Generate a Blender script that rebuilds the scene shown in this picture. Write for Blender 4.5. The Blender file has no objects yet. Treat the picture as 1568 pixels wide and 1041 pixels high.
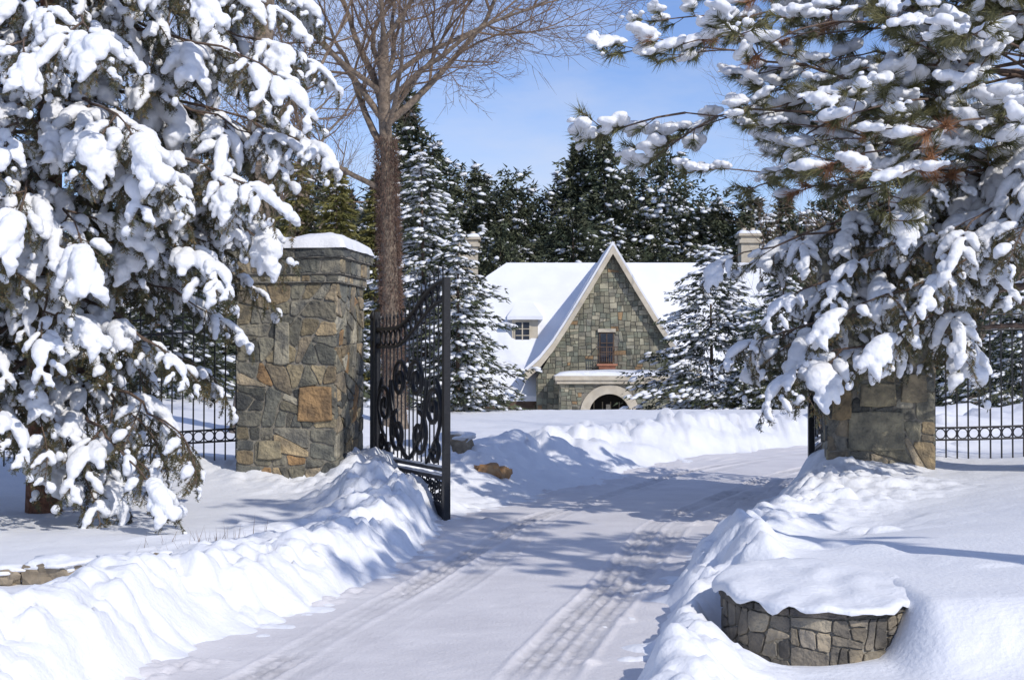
import bpy, math, random
import numpy as np
from mathutils import Vector, Matrix, noise as mnoise
R=random.Random(11); NR=np.random.RandomState(5)
scene=bpy.context.scene
D=bpy.data
# ---------------------------------------------------------------- helpers
def link(o,parent=None):
    scene.collection.objects.link(o)
    if parent: o.parent=parent
    return o
def empty(name,loc=(0,0,0)):
    o=D.objects.new(name,None); o.location=loc; o.empty_display_size=.3
    return link(o)
class MB:
    def __init__(s): s.v=[];s.l=[];s.n=[];s.m=[];s.c=[];s.k=0;s.sm=[]
    def add(s,v,f,mat=0,col=None,smooth=True):
        v=np.asarray(v,float).reshape(-1,3)
        if isinstance(f,np.ndarray):
            cnt=np.full(len(f),f.shape[1]); fl=f.ravel()
        else:
            cnt=np.array([len(q) for q in f]); fl=np.array([i for q in f for i in q])
        s.v.append(v); s.l.append(fl+s.k); s.n.append(cnt); s.m.append(np.full(len(cnt),mat))
        s.sm.append(np.full(len(cnt),smooth))
        c=np.ones((len(fl),4)); 
        if col is not None: c[:,:3]=col
        s.c.append(c); s.k+=len(v)
    def mesh(s,name,mats):
        me=D.meshes.new(name)
        v=np.concatenate(s.v); l=np.concatenate(s.l).astype(np.int32); n=np.concatenate(s.n)
        me.vertices.add(len(v)); me.vertices.foreach_set('co',v.ravel().astype(np.float32))
        me.loops.add(len(l)); me.loops.foreach_set('vertex_index',l)
        me.polygons.add(len(n)); st=np.concatenate([[0],np.cumsum(n)[:-1]]).astype(np.int32)
        me.polygons.foreach_set('loop_start',st)
        me.polygons.foreach_set('material_index',np.concatenate(s.m).astype(np.int32))
        me.polygons.foreach_set('use_smooth',np.concatenate(s.sm))
        a=me.color_attributes.new('Col','FLOAT_COLOR','CORNER')
        a.data.foreach_set('color',np.concatenate(s.c).ravel().astype(np.float32))
        me.update(calc_edges=True); me.validate()
        for m in mats: me.materials.append(m)
        return me
    def obj(s,name,mats,parent=None):
        return link(D.objects.new(name,s.mesh(name,mats)),parent)
def box(mb,a,b,mat=0,col=None,f=None):
    x0,y0,z0=a;x1,y1,z1=b
    v=[(x0,y0,z0),(x1,y0,z0),(x1,y1,z0),(x0,y1,z0),(x0,y0,z1),(x1,y0,z1),(x1,y1,z1),(x0,y1,z1)]
    if f: v=[f(*p) for p in v]
    mb.add(v,[(0,3,2,1),(4,5,6,7),(0,1,5,4),(1,2,6,5),(2,3,7,6),(3,0,4,7)],mat,col,False)
def tube(mb,pts,rad,sides=5,mat=0,col=None,smooth=True):
    P=np.asarray(pts,float); n=len(P)
    rad=np.full(n,rad) if np.isscalar(rad) else np.asarray(rad)
    T=np.gradient(P,axis=0); T/=np.linalg.norm(T,axis=1)[:,None]+1e-9
    up=np.array([0,0,1.]) if abs(T[0,2])<.9 else np.array([1.,0,0])
    A=np.cross(T,up); A/=np.linalg.norm(A,axis=1)[:,None]+1e-9
    for i in range(1,n):
        if A[i]@A[i-1]<0: A[i]*=-1
    B=np.cross(T,A)
    ang=np.arange(sides)*2*math.pi/sides+ (math.pi/4 if sides==4 else 0)
    V=P[:,None,:]+rad[:,None,None]*(np.cos(ang)[None,:,None]*A[:,None,:]+np.sin(ang)[None,:,None]*B[:,None,:])
    i=np.arange(n-1)[:,None]*sides; j=np.arange(sides)[None,:]; k=(j+1)%sides
    F=np.stack([i+j,i+k,i+sides+k,i+sides+j],-1).reshape(-1,4)
    mb.add(V.reshape(-1,3),F,mat,col,smooth)
    if sides>3:
        mb.add(V[0],[tuple(range(sides))],mat,col,False); mb.add(V[-1],[tuple(range(sides))],mat,col,False)
def needles(mb,base,dirs,length,width,mat,cols=None):
    n=len(base)
    if n==0: return
    base=np.asarray(base); dirs=dirs/(np.linalg.norm(dirs,axis=1)[:,None]+1e-9)
    pr=np.cross(dirs,NR.normal(size=(n,3))); pr/=np.linalg.norm(pr,axis=1)[:,None]+1e-9
    length=np.broadcast_to(length,(n,))[:,None]
    V=np.stack([base-pr*width*.6,base+pr*width*.6,base+dirs*length],1).reshape(-1,3)
    F=np.arange(n)[:,None]*3+np.array([[0,1,2]])
    mb.add(V,F,mat,None,False)
    if cols is not None: mb.c[-1][:,:3]=np.repeat(cols,3,axis=0)
def ico(sub):
    import bmesh
    bm=bmesh.new(); bmesh.ops.create_icosphere(bm,subdivisions=sub,radius=1)
    v=np.array([x.co[:] for x in bm.verts]); f=np.array([[q.index for q in p.verts] for p in bm.faces]); bm.free(); return v,f
I1=ico(1);I2=ico(2);I3=ico(3)
def hsh(ix,iy,s):
    n=(ix.astype(np.int64)*374761393+iy.astype(np.int64)*668265263+s*144269504)&0xffffffff
    n=((n^(n>>13))*1274126177)&0xffffffff
    return ((n^(n>>16))&0xffff)/65535.
def vn(x,y,s=0):
    ix=np.floor(x);iy=np.floor(y);fx=x-ix;fy=y-iy
    fx=fx*fx*(3-2*fx);fy=fy*fy*(3-2*fy)
    a=hsh(ix,iy,s);b=hsh(ix+1,iy,s);c=hsh(ix,iy+1,s);d=hsh(ix+1,iy+1,s)
    return (a*(1-fx)+b*fx)*(1-fy)+(c*(1-fx)+d*fx)*fy
def fbm(x,y,s=0,o=4):
    t=0;a=.5
    for i in range(o): t=t+a*vn(x*2**i,y*2**i,s+i*7); a*=.5
    return t
def lumps(x,y,sc,seed):
    X=x/sc;Y=y/sc;ix=np.floor(X);iy=np.floor(Y);h=np.zeros_like(X)
    for dx in(-1,0,1):
        for dy in(-1,0,1):
            cx=ix+dx;cy=iy+dy
            px=cx+.15+.7*hsh(cx,cy,seed);py=cy+.15+.7*hsh(cx,cy,seed+3);r=.4+.6*hsh(cx,cy,seed+5);a=.45+.55*hsh(cx,cy,seed+9)
            d=((X-px)**2+(Y-py)**2)/r**2
            h=np.maximum(h,a*np.sqrt(np.clip(1-d,0,1)))
    return h
def sm(t): t=np.clip(t,0,1); return t*t*(3-2*t)
# ---------------------------------------------------------------- materials
def newmat(name):
    m=D.materials.new(name); m.use_nodes=True; nt=m.node_tree; b=nt.nodes['Principled BSDF']; return m,nt,b
def nmat(name,c1,c2,scale=8,rough=.8,bump=0,bscale=30,attr=False,bdist=.02,metal=0,detail=6,spec=.5):
    m,nt,b=newmat(name); N=nt.nodes.new; L=nt.links.new
    tc=N('ShaderNodeTexCoord'); no=N('ShaderNodeTexNoise'); no.inputs['Scale'].default_value=scale; no.inputs['Detail'].default_value=detail
    L(tc.outputs['Object'],no.inputs['Vector'])
    rp=N('ShaderNodeValToRGB'); rp.color_ramp.elements[0].position=.35; rp.color_ramp.elements[1].position=.65
    rp.color_ramp.elements[0].color=(*c1,1); rp.color_ramp.elements[1].color=(*c2,1)
    L(no.outputs['Fac'],rp.inputs['Fac'])
    if attr:
        at=N('ShaderNodeAttribute'); at.attribute_name='Col'; mx=N('ShaderNodeMix'); mx.data_type='RGBA'; mx.blend_type='MULTIPLY'; mx.inputs[0].default_value=1
        L(rp.outputs['Color'],mx.inputs[6]); L(at.outputs['Color'],mx.inputs[7]); L(mx.outputs[2],b.inputs['Base Color'])
    else: L(rp.outputs['Color'],b.inputs['Base Color'])
    b.inputs['Roughness'].default_value=rough; b.inputs['Metallic'].default_value=metal; b.inputs['Specular IOR Level'].default_value=spec
    if bump:
        n2=N('ShaderNodeTexNoise'); n2.inputs['Scale'].default_value=bscale; n2.inputs['Detail'].default_value=8
        L(tc.outputs['Object'],n2.inputs['Vector'])
        bp=N('ShaderNodeBump'); bp.inputs['Strength'].default_value=bump; bp.inputs['Distance'].default_value=bdist
        L(n2.outputs['Fac'],bp.inputs['Height']); L(bp.outputs['Normal'],b.inputs['Normal'])
    return m
M_snow=nmat('snow',(.81,.82,.845),(.87,.875,.885),3,.65,.45,30,bdist=.018,spec=.3)
M_snowfar=nmat('snow_far',(.80,.81,.84),(.86,.87,.885),1,.7,.2,3,bdist=.05,spec=.3)
M_snowroad=nmat('packed_snow',(.69,.675,.69),(.77,.755,.765),2.2,.6,.5,45,attr=True,bdist=.014,spec=.3)
M_needle=nmat('spruce_needles',(.05,.06,.028),(.145,.135,.068),2.5,.6,attr=True)
M_pine=nmat('pine_needles',(.085,.095,.035),(.20,.185,.075),2.5,.55,attr=True)
M_dead=nmat('dead_needles',(.30,.13,.055),(.40,.21,.10),4,.7)
M_bark=nmat('bark',(.09,.06,.045),(.19,.13,.095),14,.9,.6,40)
M_barkg=nmat('bark_grey',(.13,.10,.075),(.28,.215,.155),9,.9,1,14,bdist=.05,detail=10)
M_twig=nmat('twig',(.12,.08,.055),(.26,.18,.12),8,.9)
M_redbark=nmat('red_bark',(.14,.06,.035),(.27,.13,.075),16,.9,1,22,bdist=.05,detail=10)
M_stone=nmat('fieldstone',(.55,.55,.56),(1.35,1.27,1.12),6,.85,1,20,attr=True,bdist=.04,detail=10)
M_mortar=nmat('mortar',(.19,.175,.145),(.30,.275,.225),20,.95,.5,60)
M_hstone=nmat('house_stone',(.7,.7,.7),(1.2,1.2,1.15),2,.9,.6,6,attr=True,bdist=.05)
M_iron=nmat('wrought_iron',(.006,.006,.008),(.013,.013,.015),20,.45,.15,80)
M_cream=nmat('cream_trim',(.50,.43,.32),(.60,.53,.41),3,.8,.2,10)
M_brown=nmat('brown_wood',(.09,.055,.035),(.14,.09,.06),3,.8)
M_glass=nmat('window_glass',(.02,.025,.035),(.05,.06,.08),1,.08)
M_dark=nmat('dark_interior',(.015,.013,.012),(.03,.026,.022),2,.8)
M_far=nmat('conifer_far',(.035,.050,.026),(.098,.105,.056),.6,.8,attr=True)
M_cedar=nmat('cedar_foliage',(.12,.12,.03),(.23,.20,.06),1.5,.8)
M_rock=nmat('orange_rock',(.30,.15,.06),(.42,.27,.14),6,.85,.8,20)
M_gstone=nmat('garden_rock',(.18,.145,.10),(.33,.27,.19),9,.85,.9,20)
M_vine=nmat('dry_vine',(.10,.06,.045),(.19,.12,.085),3,.9)
# ---------------------------------------------------------------- road line
ctl=np.array([(-3.6,-7,1.3),(-2.2,0,1.3),(-1.4,4,1.3),(-.68,7.25,1.27),(-.3,8.93,1.15),(.08,10.56,1.1),(.5,12.9,1.3),(.8,14.6,1.6),(1.5,16.6,1.4),(2.3,18.6,1.4),(3.5,21.5,1.5),(5.6,24.6,1.6),(9.5,27.3,1.6),(15,29,1.6),(30,31,1.7),(60,30,1.7),(110,24,1.7)])
def catmull(P,n):
    out=[]
    Q=np.vstack([2*P[0]-P[1],P,2*P[-1]-P[-2]])
    for i in range(1,len(Q)-2):
        for t in np.arange(n)/n:
            a,b,c,d=Q[i-1:i+3]
            out.append(.5*((2*b)+(-a+c)*t+(2*a-5*b+4*c-d)*t*t+(-a+3*b-3*c+d)*t**3))
    out.append(Q[-2]); return np.array(out)
RC=catmull(ctl,8)
def road_info(x,y):
    best=np.full(x.shape,1e9); side=np.zeros(x.shape); hw=np.ones(x.shape)
    for i in range(len(RC)-1):
        a=RC[i];b=RC[i+1];dx,dy=b[0]-a[0],b[1]-a[1];L2=dx*dx+dy*dy
        t=np.clip(((x-a[0])*dx+(y-a[1])*dy)/L2,0,1)
        ex=x-a[0]-t*dx;ey=y-a[1]-t*dy;d=np.sqrt(ex*ex+ey*ey)
        m=d<best; best=np.where(m,d,best); side=np.where(m,np.sign(dx*ey-dy*ex),side); hw=np.where(m,a[2]+t*(b[2]-a[2]),hw)
    return best,side,hw
def roadz(y): return .26*sm((y-20)/18)-2.4*sm((y-43)/18)
WC=(1.70,8.05);WA,WB=.50,.72
def ground(x,y):
    x=np.asarray(x,float);y=np.asarray(y,float)
    d,side,hw=road_info(x,y)
    hw=hw+.10*(fbm(x*1.6,y*1.6,201,2)-.38)*2
    e=d-hw
    far=roadz(y)
    b=far.copy()
    b+=.16*sm((-x-1.2)/1.5)*sm((22-y)/6)
    b+=.30*sm((y-13.5)/5)*sm((-x-2.2)/2.0)
    b+=.9*sm((-x-3)/14)*sm((y-18)/20)
    b+=.085*np.clip(x-1.2,0,14)*sm((30-y)/8)
    b+=.34*np.exp(-((x-5.4)/1.9)**2-((y-11.0)/2.4)**2)
    b+=.16*np.exp(-((x-6.5)/2)**2-((y-16)/2.0)**2)
    b+=(.10*(fbm(x*.45,y*.45,3)-.45)+.05*(fbm(x*1.7,y*1.7,9)-.45))*sm((60-y)/20)
    b+=.9*(fbm(x*.05,y*.05,8)-.45)*sm((y-50)/30)
    sb=np.clip(sm((y-(WC[1]+.15))/.8)*sm((x-1.32)/.35)+sm((x-1.88)/.30)*sm((y-6.7)/.7),0,1)*sm((12.5-y)/3)
    b=b+sb*np.maximum(0,.375+.04*(x-1.6)-b)
    mask=1-sm(e/.5)
    h=b*(1-mask)+(far-.035)*mask
    q=np.sqrt(((x-WC[0])/WA)**2+((y-WC[1])/WB)**2)
    nearL=(side>0); z1=sm((y-14.5)/3)
    jit=.34*(vn(x*1.3,y*1.3,21)-.5)
    cL=.44+1.05*z1; wL=.42+.85*z1; HL=.27+.18*z1+ .22*np.exp(-((y-14.3)/1.6)**2)
    cR=.30+.45*sm((y-11)/3); wR=.26+.40*sm((y-11)/3); HR=.25+.05*z1
    c=np.where(nearL,cL,cR)+jit;w=np.where(nearL,wL,wR);H=np.where(nearL,HL,HR)*sm((48-y)/12)
    prof=np.where(e<c,np.exp(-((e-c)/(w*.68))**2),np.exp(-((e-c)/(w*1.4))**2))
    wx=x+.07*(fbm(x*5,y*5,101)-.5);wy=y+.07*(fbm(x*5,y*5,102)-.5)
    lm=.26*lumps(wx,wy,.46,31)+.40*lumps(wx,wy,.25,47)+.38*lumps(wx,wy,.14,53)+.16*lumps(wx,wy,.08,57)+.30*(fbm(x*5,y*5,111)-.4)
    lmf=.60*lumps(wx,wy,.85,61)+.45*lumps(wx,wy,.42,67)+.30*lumps(wx,wy,.2,71)+.3*(fbm(x*4,y*4,112)-.4)
    lm=lm*(1-z1)+lmf*z1
    ber=H*prof*(.38+.95*lm)*sm((e+.12)/.25)
    sc=.075*lumps(wx,wy,.16,77)*np.exp(-((e-.02)/.40)**2)*sm((vn(x*2,y*2,5)-.35)/.15)
    h=h+ber*np.where(~nearL,.2+.8*sm((q-1.05)/.45),1)+sc*sm((e+.35)/.1)*.9
    ch=.08*lumps(wx,wy,.30,83)*sm((vn(x*1.4,y*1.4,15)-.55)/.1)*np.exp(-((e-1.2)/.7)**2)*sm((20-y)/4)*sm((q-1.5)/.8)
    h=h+ch
    right=sm((x-WC[0]-.10)/.25)
    back=sm((y-WC[1]-.1)/.3)
    tr=np.exp(-((q-1.2)/.2)**2)*(1-right)*(1-back)*(q>.95)
    h+=.02*tr
    inner=1-sm((q-.76)/.10)
    hp=np.clip(h,.28,.33)
    h=h*(1-inner)+hp*inner
    return h
def gz(x,y): return float(ground(np.array([x]),np.array([y]))[0])
def stretch(lo,hi,step,ext,g=1.09):
    a=list(np.arange(lo,hi+step/2,step)); s=step;x=a[-1];r=[]
    while x<ext: s*=g; x+=s; r.append(x)
    s=step;x=lo;l=[]
    while x>-ext: s*=g; x-=s; l.append(x)
    return np.array(l[::-1]+a+r)
gx=stretch(-5,6,.033,700,1.07)
gy=stretch(6,16.5,.030,700,1.022); gy=gy[(gy<720)&(gy>-60)]
X,Y=np.meshgrid(gx,gy); Z=ground(X,Y)
nx,ny=len(gx),len(gy)
i=np.arange(ny-1)[:,None]*nx+np.arange(nx-1)[None,:]
F=np.stack([i,i+1,i+nx+1,i+nx],-1).reshape(-1,4)
print('ground',nx,ny)
mb=MB(); mb.add(np.stack([X,Y,Z],-1).reshape(-1,3),F,0); mb.obj('snow_ground',[M_snow])
# driveway sheet
RCd=catmull(ctl,170); keep=[RCd[0]]; 
for p in RCd[1:]:
    dd=math.hypot(p[0]-keep[-1][0],p[1]-keep[-1][1])
    if dd>=(.019 if 6<p[1]<14 and p[0]<6 else (.05 if 5<p[1]<22 else .3)): keep.append(p)
K=np.array(keep); T=np.gradient(K[:,:2],axis=0); T/=np.linalg.norm(T,axis=1)[:,None]; Nn=np.stack([T[:,1],-T[:,0]],1)
tt=np.linspace(-1,1,170)
PX=K[:,0:1]+Nn[:,0:1]*tt*(K[:,2:3]+.26); PY=K[:,1:2]+Nn[:,1:2]*tt*(K[:,2:3]+.26)
off=tt[None,:]*(K[:,2:3]+.26)
S=np.cumsum(np.r_[0,np.hypot(*np.diff(K[:,:2],axis=0).T)])[:,None]+0*off
def track(o,c,w): return np.exp(-((o-c)/w)**4)
wob=.04*np.sin(S*.6)
oL=off+.67-wob; oR=off-.67-wob; oR2=off-.90-wob-.06*np.sin(S*.3); oL2=off+.45+wob
def trk(o): return track(o,0,.105)
tk=np.clip(trk(oL)+trk(oR)+.8*trk(oR2)+.35*trk(oL2),0,1)
def ridg(o): return track(o,-.125,.022)+track(o,.125,.022)+.7*track(o,-.035,.012)+.7*track(o,.035,.012)
edge=np.clip(ridg(oL)+ridg(oR)+.7*ridg(oR2)+.3*ridg(oL2),0,1)
def trd(o): return (np.sin(S*2*math.pi/.085+np.abs(o)*60)*.5+.5)*trk(o)
tread=(trd(oL)+trd(oR)+.5*trd(oR2))*(.35+.65*sm((vn(off*4,S*3,310)-.3)/.4))
brk=.35+.65*sm((vn(off*1.2,S*.9,300)-.25)/.3)
PZ=roadz(PY)+.012*(fbm(PX*1.2,PY*1.2,4)-.45)+brk*(-.014*tk+.016*edge*(.5+fbm(PX*12,PY*12,61,3))+tk*.022*(fbm(off*22,S*22,12,3)-.4)+.010*tread)+.010*fbm(PX*9,PY*9,6,3)+.04*lumps(PX,PY,.11,91)*sm((vn(PX*3,PY*3,8)-.60)/.1)*sm((np.abs(off)-.80)/.3)
n1,n2=PX.shape; i=np.arange(n1-1)[:,None]*n2+np.arange(n2-1)[None,:]
F=np.stack([i,i+1,i+n2+1,i+n2],-1).reshape(-1,4)
mb=MB(); mb.add(np.stack([PX,PY,PZ],-1).reshape(-1,3),F,0)
cv=(1-.30*tk*brk*np.clip(fbm(off*18,S*16,40,3)*2-.15,0,1.3)+.06*edge).reshape(-1); cc=cv[F.ravel()]; mb.c[-1][:,:3]=np.stack([cc,cc*.985,cc*.965],1)
mb.obj('driveway',[M_snowroad])
# ---------------------------------------------------------------- stonework
PAL=[(.19,.185,.16),(.25,.24,.20),(.14,.145,.13),(.32,.275,.205),(.22,.215,.175),(.34,.275,.18),(.105,.11,.105),(.34,.325,.27),(.26,.225,.155),(.16,.16,.14),(.20,.19,.15)]
HPAL=[(.25,.235,.17),(.215,.215,.16),(.28,.26,.19),(.19,.195,.15),(.33,.30,.22),(.24,.225,.175)]
def area(p): 
    x,y=p[:,0],p[:,1]; return .5*abs(np.dot(x,np.roll(y,-1))-np.dot(y,np.roll(x,-1)))
def cutpoly(P,c,n):
    A=[];B=[]
    s=(P-c)@n
    for i in range(len(P)):
        j=(i+1)%len(P)
        if s[i]>=0:A.append(P[i])
        if s[i]<=0:B.append(P[i])
        if s[i]*s[j]<0:
            q=P[i]+(P[j]-P[i])*(s[i]/(s[i]-s[j])); A.append(q);B.append(q)
    return np.array(A),np.array(B)
def bsp(P,target,jit):
    out=[];st=[P]
    while st:
        p=st.pop()
        if len(p)<3: continue
        if area(p)<target*R.uniform(.5,2.2): out.append(p); continue
        e=p.max(0)-p.min(0)
        best=None
        for tr in range(5):
            ax=0 if e[0]>e[1]*R.uniform(.8,1.5) else 1
            c=p.min(0)+e*np.array([R.uniform(.33,.67),R.uniform(.33,.67)])
            a=(0 if ax==0 else math.pi/2)+R.gauss(0,jit)
            A,B=cutpoly(p,c,np.array([math.cos(a),math.sin(a)]))
            sc=min(len(A),len(B),4)+(min(area(A),area(B))/area(p) if min(len(A),len(B))>2 else -5)
            if best is None or sc>best[0]: best=(sc,A,B)
            if sc>4.25: break
        st+=[best[1],best[2]]
    return out
def stones(mb,poly,f,target,h,m=.012,jit=.25,pal=PAL,mat=0,skip=None,chk=True,special=.03):
    for p in bsp(np.array(poly,float),target,jit):
        if len(p)<3 or area(p)<target*.08: continue
        c=p.mean(0)
        if skip and skip(c): continue
        if chk:
            q=[]
            for i in range(len(p)):
                a=p[i];b=p[(i+1)%len(p)]; w=R.uniform(-.04,.04)*np.linalg.norm(b-a); nn=np.array([a[1]-b[1],b[0]-a[0]])/(np.linalg.norm(b-a)+1e-6)
                q+= [a*.87+b*.13,a*.5+b*.5+nn*w,a*.13+b*.87]
            p=np.array(q)
        def ins(mm):
            r=np.linalg.norm(p-c,axis=1)[:,None]+1e-6; return c+(p-c)*np.clip(1-mm/r,.1,1)
        hh=h*R.uniform(.5,1.3); rg=[(ins(m),-.01),(ins(m*1.1),hh*.7),(ins(m*1.9),hh)]
        n=len(p); V=[]
        for q,z in rg:
            for a in q: V.append(f(a[0],a[1],z+(R.uniform(-.1,.1)*h if z>0 else 0)))
        V.append(f(c[0],c[1],hh*R.uniform(.95,1.2)))
        Fs=[]
        for k in range(2):
            for i in range(n): Fs.append((k*n+i,k*n+(i+1)%n,(k+1)*n+(i+1)%n,(k+1)*n+i))
        for i in range(n): Fs.append((2*n+i,2*n+(i+1)%n,3*n))
        col=np.array(R.choice(pal))*R.uniform(.65,1.35)
        if R.random()<special: col=np.array((.33,.215,.115))
        mb.add(V,Fs,mat,np.clip(col,0,1),False)
def snowcap(mb,f,w,d,h,n=36,mat=0,seed=0,edge=6):
    u=np.linspace(-1,1,n); U,V=np.meshgrid(u,u)
    pr=np.clip((1-np.abs(U)**edge)*(1-np.abs(V)**edge),0,1)**.4
    Zc=h*pr*(.65+.7*fbm(U*1.5+seed,V*1.5,seed))
    ou=1+.09*(fbm(U*3+5,V*3,seed+3)-.45)
    pts=[f(a*w/2*o,b*d/2*o,c) for a,b,c,o in zip(U.ravel(),V.ravel(),Zc.ravel(),ou.ravel())]
    i=np.arange(n-1)[:,None]*n+np.arange(n-1)[None,:]
    mb.add(pts,np.stack([i,i+1,i+n+1,i+n],-1).reshape(-1,4),mat)
def pillar(corner,ang,w,z0,z1,specials,seed,snow=.17):
    root=empty('stone_gate_pillar',(corner[0],corner[1],0))
    ca,sa=math.cos(ang),math.sin(ang)
    def L(u,v,z): return (u*ca+v*sa, -u*sa+v*ca, z)
    mb=MB()
    box(mb,(.006,.006,z0-.6),(w-.006,w-.006,z1-.08),1,None,L)
    def faces(x0,x1,a,b,tgt,h,jit,sp):
        ww=x1-x0; e=h*.7
        fr=[lambda p,q,n:L(x0+p,x0+.006-n,q), lambda p,q,n:L(x1-.006+n,x0+p,q), lambda p,q,n:L(x1-p,x1-.006+n,q), lambda p,q,n:L(x0+.006-n,x1-p,q)]
        for g in fr: stones(mb,[(-e,a),(ww+e,a),(ww+e,b),(-e,b)],g,tgt,h,.010,jit,special=sp)
    faces(0,w,z0-.3,z1-.40,.042,.018,.30,.03)
    box(mb,(-.035,-.035,z1-.40),(w+.035,w+.035,z1-.31),1,None,L)
    faces(-.035,w+.035,z1-.397,z1-.313,.02,.014,.05,0)
    box(mb,(-.062,-.062,z1-.307),(w+.062,w+.062,z1-.128),1,None,L)
    faces(-.062,w+.062,z1-.304,z1-.131,.035,.018,.12,0)
    box(mb,(-.095,-.095,z1-.125),(w+.095,w+.095,z1-.015),1,None,L)
    faces(-.095,w+.095,z1-.122,z1-.018,.05,.016,.05,0)
    for (u,z,sw,sh,col) in specials:
        P=[(u,z),(u+sw*.5,z-.012),(u+sw,z+.01),(u+sw*.97,z+sh),(u+sw*.45,z+sh*1.03),(u+.02,z+sh*.98)]
        q=np.array(P); c=q.mean(0); n=len(P); V=[L(a,0,b) for a,b in q]+[L(a,-.028,b) for a,b in q]+[L(c[0]+(a-c[0])*.93,-.038,c[1]+(b-c[1])*.93) for a,b in q]
        mb.add(V,[(i,(i+1)%n,n+(i+1)%n,n+i) for i in range(n)]+[(n+i,n+(i+1)%n,2*n+(i+1)%n,2*n+i) for i in range(n)]+[tuple(range(2*n,3*n))],0,col,False)
    mb.obj('stonework',[M_stone,M_mortar],root)
    ms=MB(); cx=w/2
    snowcap(ms,lambda a,b,c:L(cx+a,cx+b,z1-.018+c),w+.25,w+.25,snow,44,0,seed,8)
    ms.obj('snow_cap',[M_snow],root)
    return root
aP=math.radians(9); w=1.16
cl=(-1.98-w*math.cos(aP),16+w*math.sin(aP))
pillar(cl,aP,w,gz(-2.6,16)-.1,2.94,[(.72,.98,.40,.38,(.34,.225,.12)),(.44,1.62,.18,.47,(.29,.28,.235)),(.25,.55,.28,.2,(.32,.285,.20))],3)
pillar((3.55,16.0),aP,w,gz(4.1,16)-.1,2.94,[(.22,.66,.62,.42,(.27,.255,.195)),(.35,1.15,.4,.25,(.31,.275,.19)),(.04,1.0,.22,.4,(.31,.235,.135)),(.8,1.2,.28,.3,(.30,.26,.185))],8)
# curved planter wall
mb=MB()
def WL(s,z,n): return (WC[0]+(WA+n)*math.cos(s),WC[1]+(WB+n)*math.sin(s),z)
def wf(p,q,n): return WL(p/.6,q,n)
ns=72; V=[]
for k in range(ns):
    a=2*math.pi*k/ns; V+= [WL(a,-.3,-.004),WL(a,.345,-.004),WL(a,.345,-.15),WL(a,-.3,-.15)]
Fs=[]
for k in range(ns):
    a=4*k;b=4*((k+1)%ns); Fs+=[(a,b,b+1,a+1),(a+1,b+1,b+2,a+2)]
mb.add(V,Fs,1)
WPAL=[(.2,.18,.15),(.26,.235,.19),(.15,.14,.125),(.28,.245,.19),(.22,.2,.17)]
for r0 in range(0,6):
    s0=r0*2*math.pi/6*.6;s1=(r0+1)*2*math.pi/6*.6
    stones(mb,[(s0,-.1),(s1,-.1),(s1,.30),(s0,.30)],wf,.013,.012,.005,.22,special=0,pal=WPAL)
    stones(mb,[(s0,.303),(s1,.303),(s1,.345),(s0,.345)],lambda p,q,n:wf(p,q,n+.014),.012,.012,.004,.08,special=0,pal=[(.14,.13,.115),(.2,.18,.16)])
root=empty('round_stone_planter',(0,0,0)); mb.obj('stone_ring',[M_stone,M_mortar],root)
ms=MB()
nr,na=16,120; V=[]
for a in range(na):
    th=2*math.pi*a/na; lip=.036+.035*mnoise.noise((math.cos(th)*3,math.sin(th)*3,1.)); fd=.85+.8*mnoise.noise((math.cos(th)*4,math.sin(th)*4,7.))
    for r in range(nr):
        t=r/(nr-1); 
        if t<.72: rr=t/.72; z=.335+.065+.03*mnoise.noise((rr*math.cos(th)*3,rr*math.sin(th)*3,4.))-.010*rr+.03*math.sin(th)*rr
        else:
            q=(t-.72)/.28; ang=q*math.pi*.62; rr=1+ (lip/.5)*math.sin(ang)*1.1; z=.335+.055+.03*math.sin(th)*(1-q)+.03*mnoise.noise((math.cos(th)*3,math.sin(th)*3,4.))*(1-q)-.05*fd*(1-math.cos(ang))
            z+=.010*mnoise.noise((math.cos(th)*9,math.sin(th)*9+q*3,2.))
        V.append((WC[0]+WA*rr*math.cos(th),WC[1]+WB*rr*math.sin(th),z))
Fs=[(a*nr+r,((a+1)%na)*nr+r,((a+1)%na)*nr+r+1,a*nr+r+1) for a in range(na) for r in range(nr-1)]
ms.add(V,Fs,0); ms.obj('snow_on_planter',[M_snow],root)
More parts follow.
